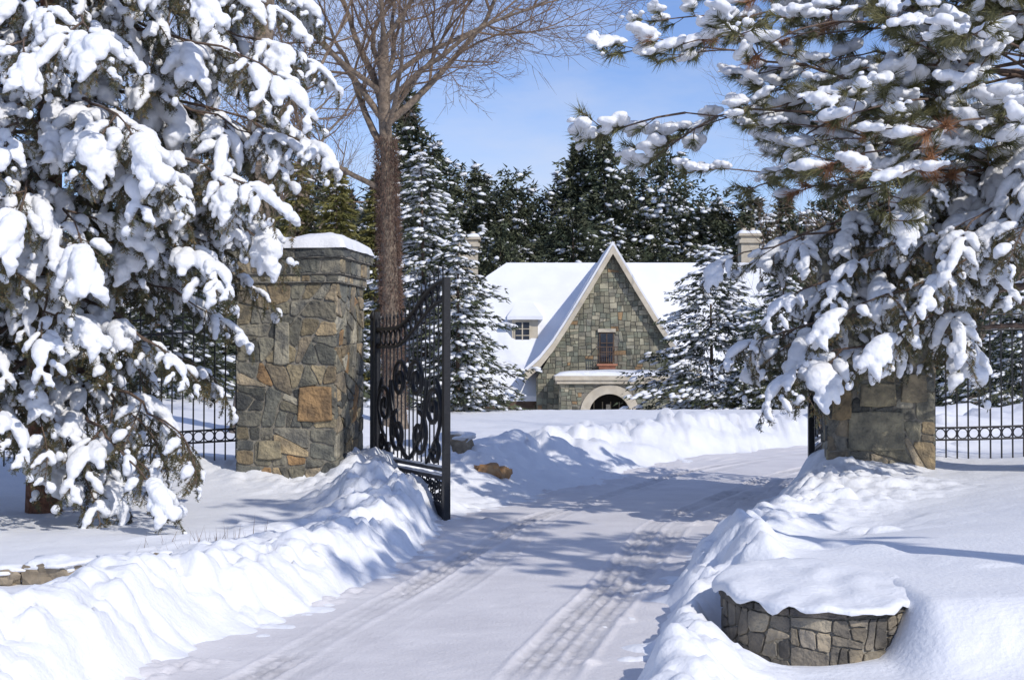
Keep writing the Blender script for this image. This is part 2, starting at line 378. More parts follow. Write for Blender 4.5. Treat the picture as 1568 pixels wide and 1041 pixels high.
# ---------------------------------------------------------------- gates
def spiral(c,r0,turn,start,dirn,n=26,shrink=.82):
    return [(c[0]+r0*(1-shrink*k/n)*math.cos(start+dirn*turn*k/n*2*math.pi),c[1]+r0*(1-shrink*k/n)*math.sin(start+dirn*turn*k/n*2*math.pi)) for k in range(n+1)]
def gate(h,e,z0):
    root=empty('wrought_iron_gate',(h[0],h[1],z0)); Lg=math.hypot(e[0]-h[0],e[1]-h[1]); ux,uy=(e[0]-h[0])/Lg,(e[1]-h[1])/Lg
    def f(u,v,z): return (ux*u-uy*v,uy*u+ux*v,z)
    mb=MB()
    zt=lambda u:2.09+.46*float(sm(np.array((u-.7)/1.6)))
    zl=lambda u:zt(u)-.21
    def bar(u,a,b,r=.0115): tube(mb,[f(u,0,a),f(u,0,b)],r,4,0,smooth=False)
    def path(p,r=.009,v=0): tube(mb,[f(a,v,b) for a,b in p],r,5,0)
    box(mb,(0,-.035,0),(.06,.035,2.30),0,None,f); box(mb,(Lg-.07,-.035,0),(Lg,.035,zt(Lg)+.03),0,None,f)
    tube(mb,[f(-.12,0,-.3),f(-.12,0,2.2)],.045,4,0,smooth=False); tube(mb,[f(-.12,0,2.18),f(-.12,0,2.25),f(-.12,0,2.32)],[.02,.05,.01],8,0)
    for z in(.4,1.9): box(mb,(-.12,-.02,z),(.03,.02,z+.05),0,None,f)
    for z,t in((.19,.04),(.47,.04),(.56,.035),(0.0,.03)): box(mb,(.05,-.022,z),(Lg-.05,.022,z+t),0,None,f)
    box(mb,(.05,-.008,.02),(Lg-.05,.008,.2),0,None,f)
    us=np.linspace(.04,Lg-.04,40)
    for g,rr in((zt,.030),(zl,.024)): tube(mb,[f(u,0,g(u)) for u in us],rr,4,0)
    n=int(Lg/.128)
    for k in range(1,n):
        u=Lg*k/n; bar(u,.56,zl(u)); top=zt(u)+ .10
        tube(mb,[f(u,0,zt(u)),f(u,0,top),f(u,0,top+.02),f(u,0,top+.09)],[.010,.010,.020,.001],4,0)
    k=.11
    while k<Lg-.1:
        c=(k,(zt(k)+zl(k))/2); path([(c[0]+.082*math.cos(a),c[1]+.082*math.sin(a)) for a in np.linspace(0,2*math.pi,17)],.014); k+=.175
    k=.12;fl=1
    while k<Lg-.1:
        path(spiral((k,.40),.06,1.3,-math.pi/2*fl,fl,16),.0125); path(spiral((k+.05,.28),.055,1.3,math.pi/2*fl,fl,16),.0125)
        bar(k+.09,.2,.48,.011); k+=.13;fl=-fl
    cx=Lg/2
    for m in(1,-1):
        for (dx,z,r,st,dr,tn) in((.28,1.50,.24,math.pi,-1,1.7),(.36,.90,.26,math.pi/2,-1,1.5),(.82,1.20,.24,0,1,1.6),(.88,.78,.15,math.pi,1,1.4)):
            sp=spiral((0,0),r,tn,st,dr,34,.88)
            path([(cx+m*(dx+a),z+b) for a,b in sp],.028,-.014)
        path([(cx+m*(.04+.56*math.sin(t*math.pi*.5)),.64+.86*t**1.4) for t in np.linspace(0,1,16)],.028,-.014)
        path([(cx+m*(.60+.46*math.sin(t*2.4)),.62+.9*t) for t in np.linspace(0,1,16)],.023,-.014)
    mb.obj('ironwork',[M_iron],root)
    ms=MB()
    for z in(.51,.595):
        tube(ms,[f(u,0,z+.008) for u in np.linspace(.08,Lg-.08,30)],[.012+.012*R.random() for _ in range(30)],6,0)
    ms.obj('rail_snow',[M_snow],root)
gate((-1.62,16.95),(-.67,14.75),-.06)
gate((3.62,17.2),(4.32,19.62),.1)
# ---------------------------------------------------------------- fences
def fence(p0,p1,top=1.75,ringz=.28):
    root=empty('iron_fence',(p0[0],p0[1],0)); Lg=math.hypot(p1[0]-p0[0],p1[1]-p0[1]);ux,uy=(p1[0]-p0[0])/Lg,(p1[1]-p0[1])/Lg
    mb=MB(); n=int(Lg/.13)
    G=[gz(p0[0]+ux*Lg*k/n,p0[1]+uy*Lg*k/n) for k in range(n+1)]
    base=np.array(G); base=np.convolve(np.pad(base,8,'edge'),np.ones(17)/17,'valid')
    def f(u,v,z): 
        b=float(np.interp(u/Lg*n,np.arange(n+1),base)); return (ux*u-uy*v,uy*u+ux*v,b+z)
    for k in range(n+1):
        u=Lg*k/n
        if k%18==0: tube(mb,[f(u,0,-.3),f(u,0,top+.12)],.03,4,0,smooth=False); tube(mb,[f(u,0,top+.1),f(u,0,top+.16),f(u,0,top+.22)],[.02,.04,.005],6,0)
        else:
            tube(mb,[f(u,0,-.2),f(u,0,top+.05),f(u,0,top+.065),f(u,0,top+.14)],[.011,.011,.02,.001],4,0,smooth=False)
        if k<n: 
            c=u+Lg/n/2
            tube(mb,[f(c+.06*math.cos(a),0,ringz+.06*math.sin(a)) for a in np.linspace(0,2*math.pi,13)],.009,4,0)
    us=np.linspace(0,Lg,n)
    for z in(ringz-.07,ringz+.07,top-.18,top): tube(mb,[f(u,0,z) for u in us],.016,4,0)
    mb.obj('railings',[M_iron],root)
fence((-3.12,16.75),(-10.5,17.6),1.7)
fence((4.8,16.6),(11,16.9),1.66)
# ---------------------------------------------------------------- snow blob mesher
def blobs(spheres,vox,smooth=4,disp=.006,seed=0):
    v,f=I2; n=len(spheres)
    C=np.array([s[0] for s in spheres]);Rr=np.array([s[1] for s in spheres])
    V=(C[:,None,:]+v[None]*Rr[:,None,:]).reshape(-1,3); F=(np.arange(n)[:,None,None]*len(v)+f[None]).reshape(-1,3)
    m=MB(); m.add(V,F); me=m.mesh('tmp',[]); o=link(D.objects.new('tmp',me))
    md=o.modifiers.new('r','REMESH'); md.mode='VOXEL'; md.voxel_size=vox
    s=o.modifiers.new('s','SMOOTH'); s.iterations=smooth; s.factor=.5
    dg=bpy.context.evaluated_depsgraph_get(); ev=o.evaluated_get(dg); em=ev.to_mesh()
    V=np.empty(len(em.vertices)*3,np.float32); em.vertices.foreach_get('co',V); V=V.reshape(-1,3).astype(float)
    Fq=[tuple(p.vertices) for p in em.polygons]
    ev.to_mesh_clear(); D.objects.remove(o); D.meshes.remove(me)
    if disp:
        V[:,2]+=disp*(2*fbm(V[:,0]*22+9,V[:,1]*22+3,seed)-1)
        V[:,0]+=disp*(2*fbm(V[:,2]*22+9,V[:,1]*22+7,seed+4)-1)
        V[:,1]+=disp*(2*fbm(V[:,0]*22+9,V[:,2]*22+1,seed+8)-1)
    return V,Fq
def seg(p,d,l,n,droop,wig=.0):
    P=[np.array(p,float)]; d=np.array(d,float); d/=np.linalg.norm(d)
    for k in range(n):
        d=d+np.array([R.gauss(0,wig),R.gauss(0,wig),-droop/n]); d/=np.linalg.norm(d); P.append(P[-1]+d*l/n)
    return np.array(P)
def along(P,t):
    s=t*(len(P)-1); i=int(min(s,len(P)-2)); return P[i]+(P[i+1]-P[i])*(s-i), (P[i+1]-P[i])/np.linalg.norm(P[i+1]-P[i])
def spruce_spray(seed,snow=1.0,droop=.55,dens=250):
    R.seed(seed); mb=MB(); tw=[]; sph=[]
    ax=seg((0,0,0),(1,0,.12),1.05,8,droop,.04); tw.append((ax,1)); tube(mb,ax,np.linspace(.014,.004,9),4,0)
    for t in np.linspace(.12,.96,8):
        for s in(1,-1):
            if R.random()<.08: continue
            p,d=along(ax,min(1,t+R.uniform(-.04,.04)))
            a=math.radians(R.uniform(36,66))*s; l=(.48*(1-.6*t)+.05)*R.uniform(.65,1.2)
            dd=np.array([d[0]*math.cos(a),math.sin(a),d[2]+R.uniform(-.15,.15)]); P=seg(p,dd,l,5,.55+R.uniform(0,.8),.07); tw.append((P,2)); tube(mb,P,np.linspace(.006,.003,6),3,0)
            for q in(.3,.55,.8):
                for s2 in(1,-1):
                    if R.random()<.2: continue
                    p2,d2=along(P,q); a2=math.radians(R.uniform(35,60))*s2
                    dd=np.array([d2[0]*math.cos(a2)-d2[1]*math.sin(a2),d2[0]*math.sin(a2)+d2[1]*math.cos(a2),d2[2]-.25])
                    tw.append((seg(p2,dd,l*.42*R.uniform(.7,1.2),3,.9,.05),3))
    B=[];Dn=[]
    for P,lv in tw:
        L=np.linalg.norm(np.diff(P,axis=0),axis=1).sum(); n=int(L*dens)
        for _ in range(n):
            p,d=along(P,R.random()); v=np.array([R.gauss(0,1),R.gauss(0,1),R.gauss(0,1)-.4]); v-=d*(v@d); v/=np.linalg.norm(v)
            B.append(p);Dn.append(d*.75+v)
        pk=(.85 if lv==1 else (.60 if lv==2 else .14))*snow
        if R.random()<pk:
            k=max(2,int(L/.035)); rmax=(.074 if lv==1 else (.060 if lv==2 else .034))*R.uniform(.65,1.35)
            a0=R.uniform(.25,.55) if lv==1 else R.uniform(.1,.45); a1=R.uniform(.8,1)
            for j in range(k+1):
                t=a0+(a1-a0)*j/k; p,d=along(P,min(t,1)); r=rmax*(.55+.6*math.sin(math.pi*min(1,j/k*.85+.12)))*R.uniform(.8,1.25)
                sph.append((p+np.array([0,0,r*.58]),(r*1.08,r*1.08,r*.72)))
    B=np.array(B);Dn=np.array(Dn); c=NR.uniform(.6,1.3,(len(B),1))*np.array([[1,1,1]])
    br=NR.random(len(B))<.18; c[br]*=np.array([2.0,1.25,.8])
    needles(mb,B,Dn,NR.uniform(.03,.055,len(B)),.0068,1,c)
    if sph:
        V,F=blobs(sph,.018,4,.012,seed); mb.add(V,F,2)
    return mb.mesh('spruce_spray',[M_bark,M_needle,M_snow])
def pine_spray(seed,snow=.6,dead=0,droop=.35):
    R.seed(seed); mb=MB(); sph=[]; B=[];Dn=[];dB=[];dD=[]
    ax=seg((0,0,0),(1,0,.15),.70,7,droop,.10); tube(mb,ax,np.linspace(.009,.004,8),4,0)
    tips=[(ax[-1],ax[-1]-ax[-2])]
    for t in np.linspace(.3,.95,5):
        s=R.choice((1,-1)); p,d=along(ax,t); a=math.radians(R.uniform(30,70))*s; l=R.uniform(.12,.30)
        P=seg(p,(d[0]*math.cos(a),math.sin(a),R.uniform(-.4,.4)),l,4,-.2,.10); tube(mb,P,np.linspace(.005,.003,5),3,0)
        tips.append((P[-1],P[-1]-P[-2])); 
    for p,d in tips:
        d=d/np.linalg.norm(d); de=R.random()<dead; n=85
        for _ in range(n):
            v=np.array([R.gauss(0,1) for _ in range(3)]); v-=d*(v@d); v/=np.linalg.norm(v)
            b=p-d*R.uniform(0,.12); q=d*R.uniform(.3,1.4)+v*.75+np.array([0,0,-.28])
            (dB if de else B).append(b);(dD if de else Dn).append(q)
        if R.random()<snow:
            r=R.uniform(.045,.075); o=p-d*.01+np.array([0,0,.012+r*.35]); dh=d.copy()
            nn=R.randint(7,11); sd=np.cross(d,(0,0,1)); sd/=np.linalg.norm(sd)+1e-6
            for j in range(nn):
                a=(j/(nn-1)-.5)*R.uniform(.10,.24); rr=r*(1-.9*abs(j/(nn-1)-.5))*R.uniform(.7,1.15)
                sph.append((o+dh*a+sd*R.gauss(0,r*.6)+np.array([0,0,R.gauss(0,r*.14)]),(rr,rr,rr*.62)))
    for b,q,m in((B,Dn,1),(dB,dD,3)):
        if b:
            c=NR.uniform(.6,1.3,(len(b),1))*np.ones((1,3)); needles(mb,np.array(b),np.array(q),NR.uniform(.085,.135,len(b)),.0048,m,c)
    if sph:
        V,F=blobs(sph,.0115,4,.012,seed); mb.add(V,F,2)
    return mb.mesh('pine_spray',[M_bark,M_pine,M_snow,M_dead])
SP=[spruce_spray(s,sn) for s,sn in((1,1.0),(2,1.15),(3,.8),(4,1.0),(5,.6),(6,.3))]
SPH=SP[:4]; SPM=SP; SPLo=[SP[2],SP[4],SP[0],SP[5]]; SPL=[SP[4],SP[5],SP[5]]
PN=[pine_spray(s,sn,0) for s,sn in((21,.75),(22,.6),(23,.5),(24,.25),(25,.65))]; PND=[pine_spray(31,.4,.6),pine_spray(32,.45,.4)]
def inst(me,parent,pos,dr,sc,roll=0,name='branch_spray'):
    x=Vector(dr).normalized(); z=Vector((0,0,1)); z=(z-x*z.dot(x))
    if z.length<.05: z=Vector((1,0,0))
    z.normalize(); y=z.cross(x)
    m=Matrix(((x.x,y.x,z.x),(x.y,y.y,z.y),(x.z,y.z,z.z))).to_4x4()@Matrix.Rotation(roll,4,'X')@Matrix.Diagonal((sc,sc*R.choice((1,-1)),sc,1))
    o=D.objects.new(name,me); link(o,parent); o.matrix_local=Matrix.Translation(Vector(pos))@m
def limb(mb,parent,a,b,arch,r0,var,n,sc,t0=.35,droop=-.15,spread=50,mat=0,wig=.018):
    a=np.array(a,float);b=np.array(b,float); mid=(a+b)/2+np.array([R.gauss(0,.08),R.gauss(0,.08),arch])
    ts=np.linspace(0,1,12)[:,None]; P=(1-ts)**2*a+2*ts*(1-ts)*mid+ts**2*b
    P[1:-1]+=NR.normal(0,wig,(10,3))
    tube(mb,P,np.linspace(r0,r0*.25,12),6,mat)
    for k in range(n):
        t=t0+(1-t0)*(k+R.uniform(-.3,.3))/max(1,n-1); t=max(.05,min(1,t)); last=(k==n-1)
        p,d=along(P,1 if last else t); s=1 if k%2 else -1
        an=0 if last else math.radians(R.uniform(spread*.45,spread*1.25))*s
        dd=(d[0]*math.cos(an)-d[1]*math.sin(an),d[0]*math.sin(an)+d[1]*math.cos(an),d[2]*.6+droop+R.gauss(0,.12))
        inst(R.choice(var),parent,p,dd,sc*R.uniform(.75,1.2)*(1.1-.3*t),R.gauss(0,.3))
# left spruce ----------------------------------------------------
R.seed(77)
tx,ty=-4.6,14.0; tz=gz(tx,ty)
root=empty('snow_laden_spruce_tree',(tx,ty,tz)); mb=MB()
tube(mb,[(0,0,-.3),(0,0,1),(.03,0,3),(.05,.02,6),(.05,0,11)],[.19,.15,.13,.10,.02],12,1)
z=1.3;az=0
while z<8.2:
    az+=2.399+R.gauss(0,.25)
    dx,dy=math.cos(az),math.sin(az)
    rz=np.interp(z,[0,1.5,2.6,3.3,5,7,9],[1.25,1.5,1.7,2.15,2.2,1.7,.7])*R.uniform(.75,1.1)
    if dx<.2: rz*=1.1
    back=dy>.45 or dx<-.75
    if not(back and R.random()<.6):
        lowz=z-.20*rz-R.uniform(.05,.35)
        var=SPLo if z<2.7 else (SPH if z>3.1 else SPM)
        limb(mb,root,(0,0,z),(dx*rz,dy*rz,lowz),.18,.026,var if not back else SPL,(6 if z>2.7 else 5) if not back else 3,.88 if z>2.7 else .78,.22,-.20,58)
    z+=(.13 if z<2.7 else .095) if z<6 else .24
for (ex,ey,ez,v) in((.75,-1.2,.45,SPLo),(1.2,-.9,.9,SPM),(-1.2,-1.7,.9,SPM),(2.5,-.6,3.6,SPH),(2.3,-1.0,4.2,SPH),(2.1,-1.3,3.1,SPH),(1.3,-1.9,3.5,SPH),(1.8,-1.2,2.45,SPM),(.5,-2.1,2.8,SPH),(1.65,-1.4,.85,SPM),(1.4,-1.8,.55,SPM),(2.0,-.8,2.8,SPH),(1.5,-1.5,1.6,SPM),(2.4,-.3,4.5,SPH),(1.0,-2.0,4.3,SPH),(2.1,-.2,5.0,SPH),(-.3,-2.1,1.3,SPM),(.2,-2.2,.95,SPM),(-.8,-2.1,.75,SPM),(.6,-1.9,1.8,SPM),(-.1,-2.2,2.2,SPM),(-.9,-1.9,1.7,SPM),(-.5,-2.0,3.6,SPH),(-1.0,-2.0,2.7,SPM)):
    limb(mb,root,(0,0,ez+.6),(ex,ey,ez),.22,.028,v,6 if ez>2 else 5,.90 if ez>2 else .78,.38,-.30,48)
for k in range(16):
    a=R.uniform(0,6.283); inst(R.choice(SPL),root,(0,0,R.uniform(2.0,6.5)),(math.cos(a),math.sin(a),-.2),1.1,R.gauss(0,.4))
mb.obj('trunk_and_limbs',[M_bark,M_redbark],root)
# right pine -----------------------------------------------------
R.seed(99)
tx,ty=5.75,15.0; tz=gz(tx,ty)
root=empty('snowy_pine_tree',(tx,ty,tz)); mb=MB()
tube(mb,[(0,0,-.3),(0,0,2),(.05,0,5),(.1,.1,9.5)],[.24,.2,.15,.03],12,1)
PP=PN+PN+PND[:1]
tips=[(1.75,14.3,4.15),(1.85,14.0,4.75),(2.1,14.6,5.2),(2.35,14.2,3.55),(2.6,15.0,4.3),(2.9,13.8,4.9),(3.0,14.2,4.0),(3.2,14.5,5.5),(3.5,13.6,4.4),(3.3,13.8,3.4),(3.9,13.4,5.2),(4.0,13.2,3.8),(4.5,13.0,4.6),(4.6,13.2,5.6),(4.9,12.9,3.8),(5.3,12.8,5.0),(5.6,12.9,4.2),(2.8,16,5.8),(3.8,16.8,4.4),(5.2,17,4.8),(6.2,13.2,4.8),(2.4,15.3,6.2),(3.4,14.4,6.8),(4.6,13.6,6.6),(5.8,13.2,6.3),(3.6,14.6,4.8),(4.3,14.0,5.1),(4.6,14.4,4.1)]
for (a,b,c) in tips:
    e=(a-tx,b-ty,c-tz); Ld=math.hypot(e[0],e[1]); s=(0,0,c-tz-.25*Ld*R.uniform(-.3,1.0))
    limb(mb,root,s,e,.30,.030,PP,max(5,int(Ld*2.6)),1.55,.20,-.10,62,0,.035)
for (a,b,c) in((3.6,13.5,3.65),(3.9,13.3,4.1),(2.3,14.2,4.9),(4.4,13.2,3.9),(4.1,13.2,3.5)):
    inst(R.choice(PND),root,(a-tx,b-ty,c-tz),(-.8,-.4,-.2),1.5,0)
low=[(2.6,14.2,1.90),(2.85,13.9,2.35),(2.9,13.8,1.65),(3.35,13.5,2.2),(3.5,13.9,2.7),(3.75,13.4,1.95),(2.35,14.4,2.75),(4.1,13.2,2.5),(4.3,13.3,2.95),(4.7,13.0,2.95),(5.1,12.9,3.2),(5.5,13,3.0),(3.1,14.8,3.0),(3.4,14.8,2.5),(4.0,14.6,2.9),(4.8,14.6,3.1),(3.1,14.1,2.0),(3.9,13.6,3.2),(4.9,13.4,3.4),(5.4,13.6,3.6)]
for (a,b,c) in low:
    e=(a-tx,b-ty,c-tz); Ld=math.hypot(e[0],e[1]); s=(0,0,c-tz+.45*R.uniform(.6,1.3))
    limb(mb,root,s,e,.28,.032,[SP[0],SP[2],SP[3],SP[4],SP[1]]+PN[:1],max(6,int(Ld*2.5)),.84,.3,-.30,52)
mb.obj('trunk_and_limbs',[M_bark,M_bark],root)
# off-frame pine to the right of the camera (casts the drive's shadow)
R.seed(5)
tx,ty=5.6,5.4; tz=gz(tx,ty)
root=empty('pine_tree',(tx,ty,tz)); mb=MB()
tube(mb,[(0,0,-.3),(0,0,4),(0,0,9.3)],[.22,.18,.04],10,1)
z=5.6;az=0
while z<8.8:
    az+=2.4; rz=np.interp(z,[5,6.5,9],[1.5,1.8,.6])*R.uniform(.7,1.1)
    limb(mb,root,(0,0,z),(math.cos(az)*rz,math.sin(az)*rz,z+.1),.1,.03,SPL+PN,4,1.2,.3,0,55); z+=.19
mb.obj('trunk_and_limbs',[M_bark,M_bark],root)
# ---------------------------------------------------------------- bare trees
def bare(name,x,y,H,r0,lean,seed,mat=M_barkg,fork=.55,vine=False,levels=4,spread=.55,side=(),nc0=7):
    R.seed(seed); root=empty(name,(x,y,gz(x,y)-.1)); mb=MB()
    def br(p,d,l,r,lv):
        n=[10,8,6,5,4,3][lv]; P=[np.array(p,float)]; d=np.array(d,float); d/=np.linalg.norm(d); d0=d.copy()
        for k in range(n):
            if lv==0: d=d0+np.array([R.gauss(0,.05),R.gauss(0,.05),0])
            else: d=d+np.array([R.gauss(0,.13),R.gauss(0,.13),R.gauss(.03,.10)])
            d/=np.linalg.norm(d); P.append(P[-1]+d*l/n)
        P=np.array(P); rr=np.linspace(r,r*(.55 if lv==0 else .28),n+1)
        if lv==0: rr=rr*(1+.4*np.exp(-np.arange(n+1)*1.2))
        tube(mb,P,rr,[12,7,5,4,3,3][lv],0 if lv<2 else 1)
        if lv>=levels: return
        nc=[nc0,6,6,5,4][lv]
        for c in range(nc):
            t=(fork+(1-fork)*c/(nc-1)) if lv==0 else .22+.78*(c+R.random()*.5)/nc
            t=min(t,1); q,dd=along(P,t)
            v=np.array([R.gauss(0,1) for _ in range(3)]); v-=dd*(v@dd); v/=np.linalg.norm(v)
            nd=dd*R.uniform(.6,1.1)+v*R.uniform(.5,1.0)*(spread/.55)+np.array([0,0,.10]); nd/=np.linalg.norm(nd)
            br(q,nd,l*R.uniform(.40,.68)*(1.1 if lv==0 else 1),max(.006,r*(.52-.15*t if lv==0 else .42)*R.uniform(.7,1)),lv+1)
    br((0,0,0),(lean[0],lean[1],1),H,r0,0)
    for (z,dx,dy,dz,l,r) in side: br((lean[0]*z,lean[1]*z,z),(dx,dy,dz),l,r,1)
    if vine:
        B=[];Dn=[]
        for _ in range(9000):
            z=R.uniform(.3,6.6); a=R.uniform(0,6.283); rr=r0*R.uniform(.75,1.15); B.append((lean[0]*z+rr*math.cos(a),lean[1]*z+rr*math.sin(a),z)); Dn.append((math.cos(a)*.6,math.sin(a)*.6,R.uniform(-1.5,1.5)))
        needles(mb,np.array(B),np.array(Dn),NR.uniform(.06,.20,len(B)),.016,2)
    mb.obj('trunk_and_branches',[mat,M_twig,M_vine],root)
bare('bare_maple_tree',-2.62,32,8.8,.22,(-.035,0),42,vine=True,fork=.74,levels=5,nc0=6,side=((5.4,-1,-.2,.35,3.4,.07),(6.3,-.8,.2,.9,4.2,.09),(6.9,.8,-.1,.9,5.2,.09),(7.0,-.2,.2,1,5.0,.10),(6.6,.3,.5,1,4.2,.07),(7.4,1,-.3,.55,4.6,.07),(7.8,1,.2,.7,5.2,.07),(7.6,-1,.1,.7,4.4,.07)))
bare('bare_oak_tree',-4.80,26,9.5,.28,(.012,0),8,fork=.72,levels=4,nc0=5,side=((5.5,.8,0,.8,3.2,.06),(4.8,.9,-.3,.5,2.2,.04)))
bare('bare_ash_tree',15.5,18.5,9,.24,(0,0),15,fork=.35,levels=4)
bare('bare_elm_tree',15,58,10,.22,(0,0),19,fork=.3,levels=4)
bare('bare_elm_tree',18,56,9.5,.20,(0,0),23,fork=.3,levels=4)
bare('bare_birch_tree',-13,52,12,.22,(0,0),27,fork=.3,levels=4)
bare('bare_birch_tree',-9,60,13,.22,(0.02,0),29,fork=.3,levels=4)
# ---------------------------------------------------------------- mid/far conifers
def far_conifer(seed,H,Rad,snow,flake=.22,step=.42,full=1.0,shape=1.0,per=30,ragged=.2,snows=1.0,cap=0,zj=.14):
    R.seed(seed); rs=np.random.RandomState(seed); mb=MB(); tube(mb,[(0,0,-.5),(0,0,H)],[.16*H/10,.01],6,0)
    B=[];Dn=[];col=[];v,f=I1; SV=[];SF=[];k=0
    z=H*.04
    while z<H*.985:
        t=z/H; tp=max(0,1-t)
        if cap: tp=min(1,(1-t)*cap)
        r0=max(.12,Rad*(tp**shape)*(1+rs.normal(0,ragged*.6))+.08); nb=int(5+6*(1-t)*full+2)
        a0=rs.rand()*6.28
        for b in range(nb):
            if rs.rand()<ragged*.4: continue
            a=a0+b*6.283/nb+rs.normal(0,.2); r=r0*rs.uniform(.6,1.15+ragged); dr=np.array([math.cos(a),math.sin(a),0]); sd=np.array([-dr[1],dr[0],0])
            zz=z+rs.normal(0,zj); dp=rs.uniform(.10,.45) if not cap else rs.uniform(-.5,.35); shade=rs.uniform(.5,1.5)
            m=int(per*(.35+r/Rad))
            tt=rs.uniform(.12,1,m)**.75; w=rs.normal(0,.17*r+.03,m)*(1.15-tt*.7)
            p=dr*(tt*r)[:,None]+sd*w[:,None]; p[:,2]=zz-dp*r*tt**1.6+.12*r*tt-np.abs(w)*.35+(rs.normal(0,.16,m) if cap else 0)
            B.append(p); q=dr[None]*.8+sd[None]*np.sign(w)[:,None]*rs.uniform(.2,1,m)[:,None]; q[:,2]=rs.uniform(-.9,.3 if not cap else .9,m); Dn.append(q); col.append(np.full((m,3),shade)*rs.uniform(.7,1.3,(m,1)))
            if rs.rand()<snow*(1 if not cap else 1.25-.8*t):
                for s in range(int((2+r*2.2)*snows)):
                    ts=rs.uniform(.3,1.02); wv=rs.normal(0,.10*r); rad=flake*rs.uniform(.25,.85)
                    c=dr*(ts*r)+sd*wv; c[2]=zz-dp*r*ts**1.6+.12*r*ts-abs(wv)*.35+rad*.22+(rs.normal(0,.12) if cap else 0)
                    vv=v*rs.uniform(.65,1.35,v.shape)*np.array([rad,rad,rad*.45])
                    vv=vv+dr*(v@dr)[:,None]*rad*(.5 if not cap else .15)
                    SV.append(vv+c-np.array([0,0,1])*(v@dr)[:,None]*rad*.35); SF.append(f+k); k+=len(v)
        z+=step*(.75+.5*rs.rand())*(1-.45*t)
    B=np.concatenate(B);Dn=np.concatenate(Dn);col=np.concatenate(col)
    needles(mb,B,Dn,rs.uniform(.7,1.5,len(B))*flake,flake*.34,1,col)
    if SV: mb.add(np.concatenate(SV),np.concatenate(SF),2)
    return mb
def placed(mb,name,x,y,mats,z=None):
    o=mb.obj(name,mats); o.location=(x,y,gz(x,y) if z is None else z); o.rotation_euler=(R.gauss(0,.015),R.gauss(0,.015),R.uniform(0,6)); return o
FM=[M_bark,M_far,M_snowfar]; 
placed(far_conifer(1,8.0,1.8,1,.16,.26,1.4,.55,40,.4,1.5),'snowy_spruce_tree',-2.65,44,FM)
placed(far_conifer(2,5.4,1.3,1,.15,.26,1.2,.8,36,.4,1.4),'snowy_spruce_tree',-1.6,42,FM)
placed(far_conifer(3,5.7,2.6,.95,.16,.26,1.5,.7,50,.4,1.5),'snowy_spruce_tree',6.9,49,FM,z=.0)
placed(far_conifer(4,5.2,1.9,.95,.15,.26,1.5,.75,50,.4,1.3),'snowy_spruce_tree',9.0,47,FM)
placed(far_conifer(5,4.2,2.2,.9,.15,.26,1.5,.75,50,.3,1.3),'snowy_spruce_tree',15.8,44,FM)
placed(far_conifer(6,6,2.2,.85,.15,.26,1.5,.75,50,.3),'snowy_spruce_tree',18.5,47,FM)
placed(far_conifer(7,4.5,2.0,.85,.15,.26,1.5,.75,50,.3),'snowy_spruce_tree',-5.3,40,FM)
placed(far_conifer(8,5.5,2.2,.85,.15,.26,1.5,.75,50,.3),'snowy_spruce_tree',-9,36,FM)
for (x,y,H,s) in((-6.9,56,10.9,1),(-8.6,57,11.4,2),(-5.7,58,10.2,3)):
    placed(far_conifer(40+s,H,1.2,.15,.2,.3,1.4,.5,40),'cedar_tree',x,y,[M_bark,M_cedar,M_snowfar],z=-1.4)
forest=empty('distant_conifer_forest')
FV=[far_conifer(50+k,15,Rd,sn,.33,.5,1.0,sh,44,rg,sw,cp,.38).mesh('conifer',FM) for k,(Rd,sn,sh,rg,sw,cp) in enumerate(((2.9,.75,.8,.45,1.1,1.6),(2.6,.5,.7,.5,.9,2.0),(3.2,.7,.6,.5,1.1,1.8),(2.9,.35,.65,.55,.9,2.2),(2.1,.55,.9,.4,.9,1.3)))]
def fput(x,y,H,k=None):
    me=FV[R.randrange(5)] if k is None else FV[k]
    o=D.objects.new('conifer',me); link(o,forest); s=H/15; w=s*R.uniform(.8,1.15); o.scale=(w,w,s); o.location=(x,y,gz(x,y)-.3); o.rotation_euler=(R.gauss(0,.03),R.gauss(0,.03),R.uniform(0,6))
R.seed(3)
for (x,H) in((-6.4,23),(-4.6,18.5),(-3.2,17),(-1.6,17.6),(-.2,14.8),(.8,17),(2.2,14.6),(3.4,17.6),(4.4,19.8),(5.6,18.2),(6.8,20.2),(8.0,17.4),(9.2,16.2),(10.4,18.4),(11.6,15.2),(12.8,15.2),(-9,17),(-11.5,16),(-13.5,17),(-16,17),(14,15),(16.5,15.5),(19,16.5),(22,16),(25,17),(28,18)):
    fput(x,98+R.uniform(-3,3),H,4 if H>18.3 and x<11 and R.random()<.6 else None)
for k in range(30): fput(-34+k*2.7+R.gauss(0,.8),91+R.uniform(-3,3),R.uniform(10.5,14.5))
for k in range(20): fput(-34+k*4+R.gauss(0,.8),110+R.uniform(-3,4),R.uniform(14,16.5))
for k in range(12): fput(-.5+k*1.7+R.gauss(0,.5),87+R.uniform(-2,2),R.uniform(10,13.5))
for k in range(12): fput(-28+k*2+R.gauss(0,.5),75+R.uniform(-4,4),R.uniform(9,12))
for k in range(10): fput(15+k*2.5+R.gauss(0,.5),70+R.uniform(-4,4),R.uniform(8,11))
for k in range(40):
    a=k/40*math.pi*2; 
    if abs(math.atan2(math.cos(a),math.sin(a)))<.6: continue
    fput(math.cos(a)*130,30+math.sin(a)*130,R.uniform(14,19))
